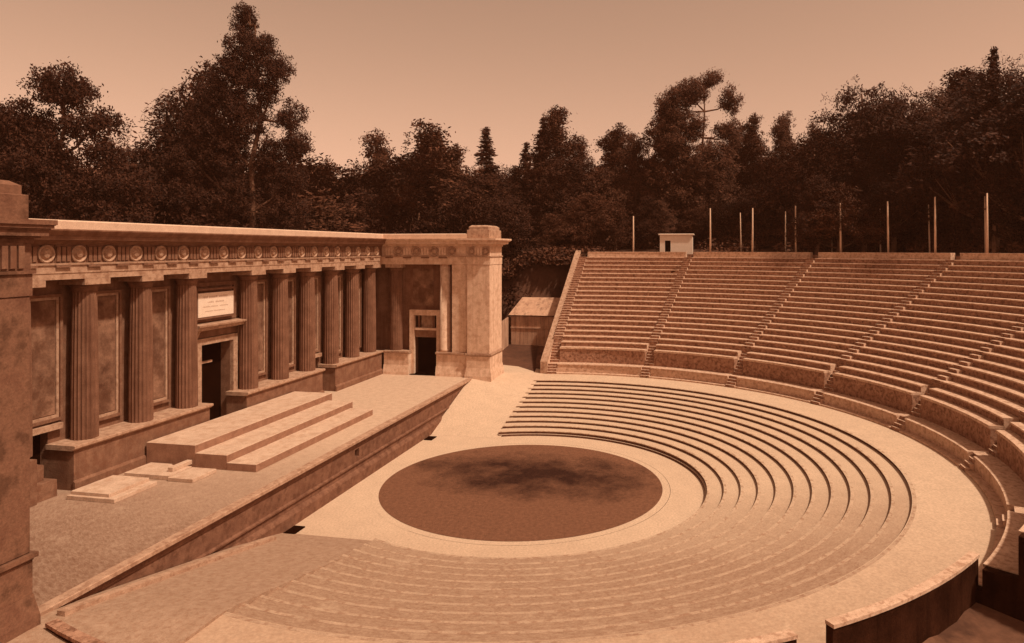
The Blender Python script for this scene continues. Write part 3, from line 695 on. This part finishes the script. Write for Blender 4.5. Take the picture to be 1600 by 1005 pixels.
# ------------------------------------------------------------------ trees
def leaf_crown(rnd, lobes, nclump, per, leaf, rc=1.0):
    V = []; F = []
    tot = sum(l[6] for l in lobes)
    for (cx, cy, cz, rx, ry, rz, wt) in lobes:
        for _ in range(max(1, int(nclump*wt/tot))):
            d = Vector((rnd.gauss(0, 1), rnd.gauss(0, 1), rnd.gauss(0, 1))).normalized()*(rnd.random()**.45)
            c = Vector((cx+d.x*rx, cy+d.y*ry, cz+d.z*rz)); cr = rc*rnd.uniform(.55, 1.25)
            for _ in range(int(per*cr*cr/rc/rc)+4):
                q = Vector((rnd.gauss(0, 1), rnd.gauss(0, 1), rnd.gauss(0, .75)))*cr*.40 + c
                u = Vector((rnd.gauss(0, 1), rnd.gauss(0, 1), rnd.gauss(0, 1))).normalized(); v = u.orthogonal().normalized()
                s = leaf*rnd.uniform(.6, 1.3); n = len(V)
                V += [tuple(q-u*s), tuple(q+v*s*.42), tuple(q+u*s), tuple(q-v*s*.42)]; F.append((n, n+1, n+2, n+3))
        # small tight sprays standing out of the lobe's surface make its outline lumpy
        for _ in range(max(3, int(nclump*wt/tot*.9))):
            d = Vector((rnd.gauss(0, 1), rnd.gauss(0, 1), rnd.gauss(.25, 1))).normalized()*rnd.uniform(.85, 1.32)
            c = Vector((cx+d.x*rx, cy+d.y*ry, cz+d.z*rz)); cr = rc*rnd.uniform(.28, .55)
            for _ in range(int(per*.42)):
                q = Vector((rnd.uniform(-1, 1), rnd.uniform(-1, 1), rnd.uniform(-1, 1)))
                if q.length > 1: continue
                q = q*cr + c; q.z -= rnd.random()*cr*.5
                u = Vector((rnd.gauss(0, 1), rnd.gauss(0, 1), rnd.gauss(0, 1.4))).normalized(); v = u.orthogonal().normalized()
                s = leaf*rnd.uniform(.5, 1.0); n = len(V)
                V += [tuple(q-u*s), tuple(q+v*s*.42), tuple(q+u*s), tuple(q-v*s*.42)]; F.append((n, n+1, n+2, n+3))
    return V, F
def limb(bm, p0, p1, r0, r1, n=7):
    d = (p1-p0).normalized(); u = d.orthogonal().normalized(); v = d.cross(u)
    A = [bm.verts.new(p0+(u*math.cos(2*PI*i/n)+v*math.sin(2*PI*i/n))*r0) for i in range(n)]
    B = [bm.verts.new(p1+(u*math.cos(2*PI*i/n)+v*math.sin(2*PI*i/n))*r1) for i in range(n)]
    for i in range(n): bm.faces.new((A[i], A[(i+1) % n], B[(i+1) % n], B[i]))
def trunk(rnd, h, r, lobes):
    bm = NB(); p = Vector((0, 0, -1.5)); k = 6; pts = [p]
    for i in range(k): p = Vector((rnd.uniform(-.02, .02)*h, rnd.uniform(-.02, .02)*h, (i+1)/k*h*.93)); pts.append(p)
    for i in range(k): limb(bm, pts[i], pts[i+1], r*(1-i/k*.85), r*(1-(i+1)/k*.85))
    for l in lobes:
        e = Vector(l[:3]); b = min(pts, key=lambda q: abs(q.z-(e.z-max(1.5, .5*(abs(e.x)+abs(e.y)))))); m = b.lerp(e, .5)+Vector((0, 0, -.4))
        limb(bm, b, m, r*.38, r*.26, 5); limb(bm, m, e, r*.26, r*.1, 5)
        for _ in range(3):
            t = e+Vector((rnd.uniform(-1, 1)*l[3], rnd.uniform(-1, 1)*l[4], rnd.uniform(0, 1)*l[5]))*.7; limb(bm, m, t, r*.14, r*.04, 4)
    return bm
def make_kind(seed, lobes, h, nclump, per, leaf, rc, m, tr=.45):
    rnd = random.Random(seed); V, F = leaf_crown(rnd, lobes, nclump, per, leaf, rc)
    me = bpy.data.meshes.new('crown'); me.from_pydata(V, [], F); me.materials.append(m)
    return me, mesh('trunk', trunk(rnd, h, tr, lobes), M_bark, True), h
def euc(seed, h=20, w=8, n=9, dens=1, m=M_leafM, low=.3, open_=1.0):
    rnd = random.Random(seed*13); lb = []
    for i in range(n):
        t = i/(n-1); z = h*(low+(.93-low)*t); sp = w*.5*(1-.75*max(0, t-.25)/.75)*open_; a = i*2.4+rnd.uniform(-.5, .5)
        s = (1-.5*t)*w*.30*rnd.uniform(.8, 1.25); lb.append((math.cos(a)*sp*.7, math.sin(a)*sp*.7, z, s, s, s*1.25, s*s))
    for t in (.1, .3, .5, .7, .86): lb.append((0, 0, h*(low+(.93-low)*t), w*.24*(1-.55*t), w*.24*(1-.55*t), h*.12, w*w*.05))
    return make_kind(seed, lb, h, int(300*dens), 100, .17, 1.05, m)
def rnd_tree(seed, h=14, w=11, m=M_leafD):
    rnd = random.Random(seed*7); lb = []
    for i in range(10):
        a = i*2.4; t = i/9; z = h*(.3+.5*t); sp = w*.36*math.sqrt(max(0, 1-(t*1.0)**2)); s = w*.22*rnd.uniform(.85, 1.2); lb.append((math.cos(a)*sp, math.sin(a)*sp, z, s, s, s, s*s))
    lb.append((0, 0, h*.6, w*.33, w*.33, h*.32, w*w*.1))
    return make_kind(seed, lb, h, 330, 100, .17, 1.0, m)
def conifer(seed, h=16, w=6, m=M_leafD):
    rnd = random.Random(seed); V = []; F = []; bm = NB(); limb(bm, Vector((0, 0, -1)), Vector((0, 0, h)), .3, .03)
    z = h*.12
    while z < h*.985:
        rr = w*.5*(1-z/h)**.85*rnd.uniform(.75, 1.15)+.12; nb_ = 7 if z < h*.9 else 5
        for k in range(nb_):
            a = rnd.uniform(0, 2*PI); L_ = rr*rnd.uniform(.75, 1.2); e = Vector((math.cos(a)*L_, math.sin(a)*L_, z-L_*.15)); limb(bm, Vector((0, 0, z)), e, .05, .015, 3)
            for _ in range(int(16+L_*34)):
                t = rnd.uniform(.12, 1.05); q = Vector((0, 0, z)).lerp(e, t)+Vector((rnd.gauss(0, .16), rnd.gauss(0, .16), rnd.gauss(0, .12)-.1))
                u = Vector((math.cos(a)+rnd.gauss(0, .5), math.sin(a)+rnd.gauss(0, .5), rnd.gauss(-.2, .4))).normalized(); v = u.orthogonal().normalized(); s = .24*rnd.uniform(.6, 1.2); n = len(V)
                V += [tuple(q-u*s), tuple(q+v*s*.4), tuple(q+u*s), tuple(q-v*s*.4)]; F.append((n, n+1, n+2, n+3))
        z += h*.032
    me = bpy.data.meshes.new('crown'); me.from_pydata(V, [], F); me.materials.append(m)
    return me, mesh('trunk', bm, M_bark, True), h
K = {'e1': euc(1), 'e2': euc(2, 20, 10, 10), 'e3': euc(3, 20, 7, 8, .7, open_=1.1), 'e4': euc(4, 20, 9, 9, .9, M_leafD),
     'r1': rnd_tree(5), 'r2': rnd_tree(6, 14, 12), 'r3': rnd_tree(7, 14, 9, M_leafM), 'c1': conifer(8), 'c2': conifer(9, 16, 7)}
# hand-shaped big ones (metres, local; +x of the tree is turned to the photo's right)
K['left'] = make_kind(21, [(0, 0, 16.2, 2.0, 2, 1.5, 4), (-3.0, 0, 13.2, 2.2, 2, 2.0, 5), (2.2, .5, 13.4, 1.9, 2, 1.4, 3.2), (-4.6, 1, 11.6, 2.0, 2, 2.2, 5), (-.8, -1, 10.6, 2.4, 2, 2.0, 5), (3.2, 0, 10.8, 1.5, 1.5, 1.3, 2), (-3, 0, 8.2, 3.2, 2.4, 2.2, 8), (1.6, 0, 8.0, 2.2, 2, 1.6, 4), (5.6, 0, 8.6, 1.7, 1.5, 1.0, 2), (4.5, 0, 5.5, 3.0, 2, 2.4, 6), (-2, 0, 5, 5, 3, 2.6, 12)], 17.5, 700, 120, .13, .85, M_leafD, .4)
K['big'] = make_kind(22, [(-.9, 0, 29.6, 1.3, 1.3, 1.5, 2.4), (-1.2, 0, 26.7, 1.9, 1.8, 1.8, 4), (.9, 0, 26.6, 1.2, 1.4, 1.1, 2), (-2.8, .5, 24.6, 1.7, 1.7, 1.3, 3), (2.2, 0, 24.2, 1.7, 1.6, 1.5, 3), (-.5, 0, 23.4, 2.4, 2, 2.0, 6), (-3.8, 0, 21.8, 1.9, 1.8, 1.5, 4), (1.6, 0, 21.8, 1.0, 1, 1.2, 1.5), (-1.2, 0, 19.6, 2.8, 2, 2.4, 8), (3.9, 0, 19.4, 1.2, 1.3, 1.6, 2.6), (-5.6, 0, 18.6, 1.7, 1.8, 1.8, 4), (4.4, 0, 16.2, 1.3, 1.4, 1.7, 3), (-2.4, 0, 15.4, 2.4, 2, 2.2, 7), (1.6, 0, 15.2, 1.9, 1.8, 2.0, 4.5), (-6.6, 0, 14.8, 2.1, 2, 2.0, 5), (3.6, 0, 12.9, 1.7, 1.6, 1.6, 4), (-6, 0, 11, 2.8, 2.4, 2.2, 8), (-1.5, 0, 11.2, 2.8, 2, 2.4, 8), (3.2, 0, 9.2, 2.2, 2, 2.2, 6), (-3, 0, 7.4, 5.4, 3, 2.6, 16)], 31, 1150, 120, .125, .82, M_leafD, .45)
K['gap'] = make_kind(23, [(1.0, 0, 19.2, 1.2, 1.2, 1.0, 2), (-1.4, 0, 17.8, 1.9, 1.6, 1.3, 4), (-3.4, 0, 16.2, 2.0, 1.8, 1.8, 5), (3.5, 0, 16.8, 1.2, 1.2, 1.4, 2.2), (-3.6, 0, 12.6, 2.4, 2, 2.6, 8), (-1.2, 0, 13.8, 1.5, 1.5, 1.6, 3), (2.7, 0, 13.2, 1.2, 1.2, 1.0, 1.6), (3.9, 0, 12.8, .9, 1, 1.6, 1.4), (.2, 0, 9.4, 4.2, 2.5, 2.4, 12), (0, 0, 5.5, 4.4, 2.5, 3, 12)], 20, 560, 110, .15, .9, M_leafM, .3)
fw = Vector((math.cos(YAW), math.sin(YAW), 0)); rt = Vector((math.sin(YAW), -math.cos(YAW), 0))
def place(kind, px, t, ytop, wfac=1.0, label='', group='trees behind the theatre', rz=None, zb=None, name=None):
    p = CAM + fw*t + rt*(t*(px-PCX)/FPX); ztop = CAM.z + (PCY-ytop)*t/FPX
    zg = height(p.x, p.y)-.3 if zb is None else zb
    me, tm, h = K[kind]; s = (ztop-zg)/h
    root = thing(name or {'c': 'conifer_tree', 'r': 'broadleaf_tree'}.get(kind[0], 'eucalyptus_tree'), label, 'tree', group)
    root.location = (p.x, p.y, zg); root.rotation_euler = (0, 0, rz if rz is not None else random.uniform(0, 6.28)); root.scale = (s*wfac, s*wfac, s)
    inst('crown', me, root); inst('trunk', tm, root)
    return root
RZ = YAW-PI/2
place('left', 97, 66, 112, 1.0, 'ragged dark tree at the left edge behind the stage building', rz=RZ, zb=8.2)
place('big', 398, 72, 8, 1.0, 'tallest tree, towering ragged eucalyptus behind the colonnade', rz=RZ, zb=7.2)
TR = [  # kind, px, depth, top y, width factor, label
 ('e3', 190, 80, 226, 1.38, 'small sparse tree between the left edge tree and the tall eucalyptus'),
 ('e4', 320, 78, 100, 1.00, 'broad dark tree leaning against the left side of the tallest eucalyptus'),
 ('e4', 262, 80, 138, 1.00, 'dark rounded tree left of the tallest eucalyptus'),
 ('e2', 225, 84, 232, 1.50, 'low dark tree behind the middle of the left skyline dip'),
 ('e3', 506, 90, 250, 1.12, 'small tufted tree right of the tallest eucalyptus'),
 ('e1', 560, 100, 262, 1.62, 'low hazy tree at the left end of the central skyline'),
 ('e3', 591, 104, 205, 1.06, 'slender rounded tree rising over the low central skyline'),
 ('e1', 676, 98, 194, 1.44, 'broad tree with rounded top left of the central conifer'),
 ('e3', 708, 100, 226, 1.12, 'thin wispy tree just left of the central conifer'),
 ('e2', 635, 96, 232, 1.38, 'bushy tree between the slender tree and the broad rounded tree'),
 ('c1', 760, 92, 198, 1.1, 'pointed conifer at the middle of the skyline'),
 ('c2', 822, 94, 222, 1.1, 'shorter pointed conifer beside the tall wispy central tree'),
 ('e3', 868, 98, 165, 1.25, 'tall wispy tree above the top of the stage wing'),
 ('c2', 850, 95, 182, .95, 'dark pointed tree leaning into the tall wispy central tree'),
 ('e3', 908, 104, 216, 1.00, 'thin sparse tree right of the tall wispy central tree'),
 ('e1', 962, 96, 198, 1.38, 'full rounded tree left of the trees with gaps'),
 ('e2', 990, 94, 205, 1.00, 'slim tree touching the left of the tree with gaps'),
 ('e1', 1040, 92, 158, 1.12, 'tall tree close left of the one with sky gaps'),
 ('e3', 1175, 96, 178, 1.00, 'tufted tree right of the tree with sky gaps'),
 ('e1', 1222, 98, 178, 1.12, 'bushy tree at the skyline dip right of centre'),
 ('e2', 1150, 94, 196, 1.12, 'low tree tucked right under the tree with sky gaps'),
 ('e1', 1275, 96, 196, 1.25, 'hazy tree left of the big rounded trees'),
 ('r1', 1345, 80, 130, .95, 'large domed dark tree, left of the two rounded crowns'),
 ('r2', 1400, 82, 142, .8, 'domed dark tree, right of the two rounded crowns'),
 ('r3', 1468, 84, 128, .8, 'rounded tree in front of the far right dark mass'),
 ('e4', 1510, 70, 104, 1.38, 'dark tree on the slope left of the far right conifer'),
 ('r2', 1555, 62, 92, 1.0, 'very dark dense tree at the far right top'),
 ('c1', 1553, 61, 72, .55, 'conifer spike poking above the far right trees'),
 ('r1', 1612, 60, 95, .9, 'dark tree cut off by the right edge'),
 ('r1', 1290, 84, 205, .9, 'dense tree filling the slope below the skyline dip'),
 ('r1', 1440, 72, 180, .9, 'dense dark tree below the domed crowns at right')]
place('gap', 1098, 88, 114, .95, 'tall eucalyptus with pale trunk and sky gaps in its crown', rz=RZ)
for k_, px, t_, yt, wf, lb_ in TR: place(k_, px, t_, yt, wf, lb_)
# lower storey: trees one behind the wall, each partly hidden
rr = random.Random(5); i = 0
low_group = 'understorey trees massed behind the theatre'
under = []
for px in range(-10, 1640, 44):
    for row in range(2):
        x = px+rr.uniform(-14, 14)+row*22
        yt = (246 if row else 300)+rr.uniform(-16, 26)
        if 160 < x < 250: yt = max(yt, 275)
        if 470 < x < 560: yt = max(yt, 278)
        if 760 < x < 900: yt += 6
        if x > 1250: yt -= 40
        under.append((rr.choice(('r1', 'r2', 'r3', 'e2', 'e4')), x, (92 if row else 82)-(14 if x > 1250 else 0), yt, rr.uniform(1.2, 1.6)))
for k_, x, t_, yt, wf in under:
    where = ('behind the left half of the stage building' if x < 380 else 'behind the right half of the stage building' if x < 770 else
             'between the stage building and the pale hut' if x < 1060 else 'behind the poles, just right of the pale hut' if x < 1300 else 'behind the poles at the far right')
    place(k_, x, t_, yt, wf, 'dark merged understorey tree in the wood '+where, 'understorey trees '+where, name='understorey_tree')
for x, t_, yt in ((785, 80, 330), (812, 84, 345), (840, 88, 350), (872, 90, 355), (800, 92, 400), (850, 94, 400), (770, 86, 380), (822, 78, 415)):
    place('r1', x, t_, yt, 1.2, 'dark understorey tree in the massed wood behind the theatre, crown hidden among its neighbours', low_group, name='understorey_tree')
# undergrowth on the bank (one uncountable mass)
rnd = random.Random(99); V = []; F = []
def bush(cx, cy, cz, r, n, leaf):
    for _ in range(n):
        d = Vector((rnd.gauss(0, 1), rnd.gauss(0, 1), rnd.gauss(0, 1))).normalized()*r*rnd.uniform(.5, 1.05); q = Vector((cx+d.x, cy+d.y, cz+abs(d.z)*.9))
        u = Vector((rnd.gauss(0, 1), rnd.gauss(0, 1), rnd.gauss(0, 1))).normalized(); v = u.orthogonal().normalized(); s = leaf*rnd.uniform(.6, 1.3); k = len(V)
        V.extend([tuple(q-u*s), tuple(q+v*s*.5), tuple(q+u*s), tuple(q-v*s*.5)]); F.append((k, k+1, k+2, k+3))
for _ in range(520):
    a = R(rnd.uniform(-75, 34)); r = rnd.uniform(43.5, 60); x, y = r*math.cos(a), r*math.sin(a)
    bush(x, y, height(x, y)-.3, rnd.uniform(1.0, 2.1), 190, .2)
for _ in range(90):
    x, y = rnd.uniform(38, 50), rnd.uniform(3, 20); bush(x, y, height(x, y)-.3, rnd.uniform(1, 2), 190, .2)
for _ in range(230):
    a = R(rnd.uniform(4, 36)); r = rnd.uniform(38.6, 47); x, y = r*math.cos(a), r*math.sin(a)
    bush(x, y, height(x, y)-.4, rnd.uniform(1.0, 1.9), 190, .2)
for _ in range(260):
    x, y = rnd.uniform(38.2, 46), rnd.uniform(4.6, 17)
    if math.hypot(x, y) > 38.2: bush(x, y, height(x, y)-.5, rnd.uniform(1.1, 2.0), 420, .2)
stuff(obj('undergrowth', (V, F), M_leafM))
V = []; F = []
for k in range(150):
    a = R(rnd.uniform(-46, -4)); r = rnd.uniform(47, 48.6); x, y = r*math.cos(a), r*math.sin(a)
    bush(x, y, height(x, y)+rnd.uniform(0, 2.3), rnd.uniform(.9, 1.3), 260, .16)
tag(obj('hedge', (V, F), M_leafM), 'tall dark hedge running behind the poles above the seats', 'hedge')
print('objects', len(bpy.data.objects), 'undergrowth faces', len(F))
# ------------------------------------------------------------------ air
def haze(dens):
    m = bpy.data.materials.new('haze_air'); m.use_nodes = True; t = m.node_tree; t.nodes.clear()
    o_ = t.nodes.new('ShaderNodeOutputMaterial'); v = t.nodes.new('ShaderNodeVolumePrincipled')
    v.inputs['Color'].default_value = (1.0, .44, .27, 1); v.inputs['Density'].default_value = dens; v.inputs['Anisotropy'].default_value = .2
    t.links.new(v.outputs[0], o_.inputs['Volume'])
    return stuff(obj('haze', box(NB(), -80, 600, -400, 400, -4, 60), m))
haze(.0004)
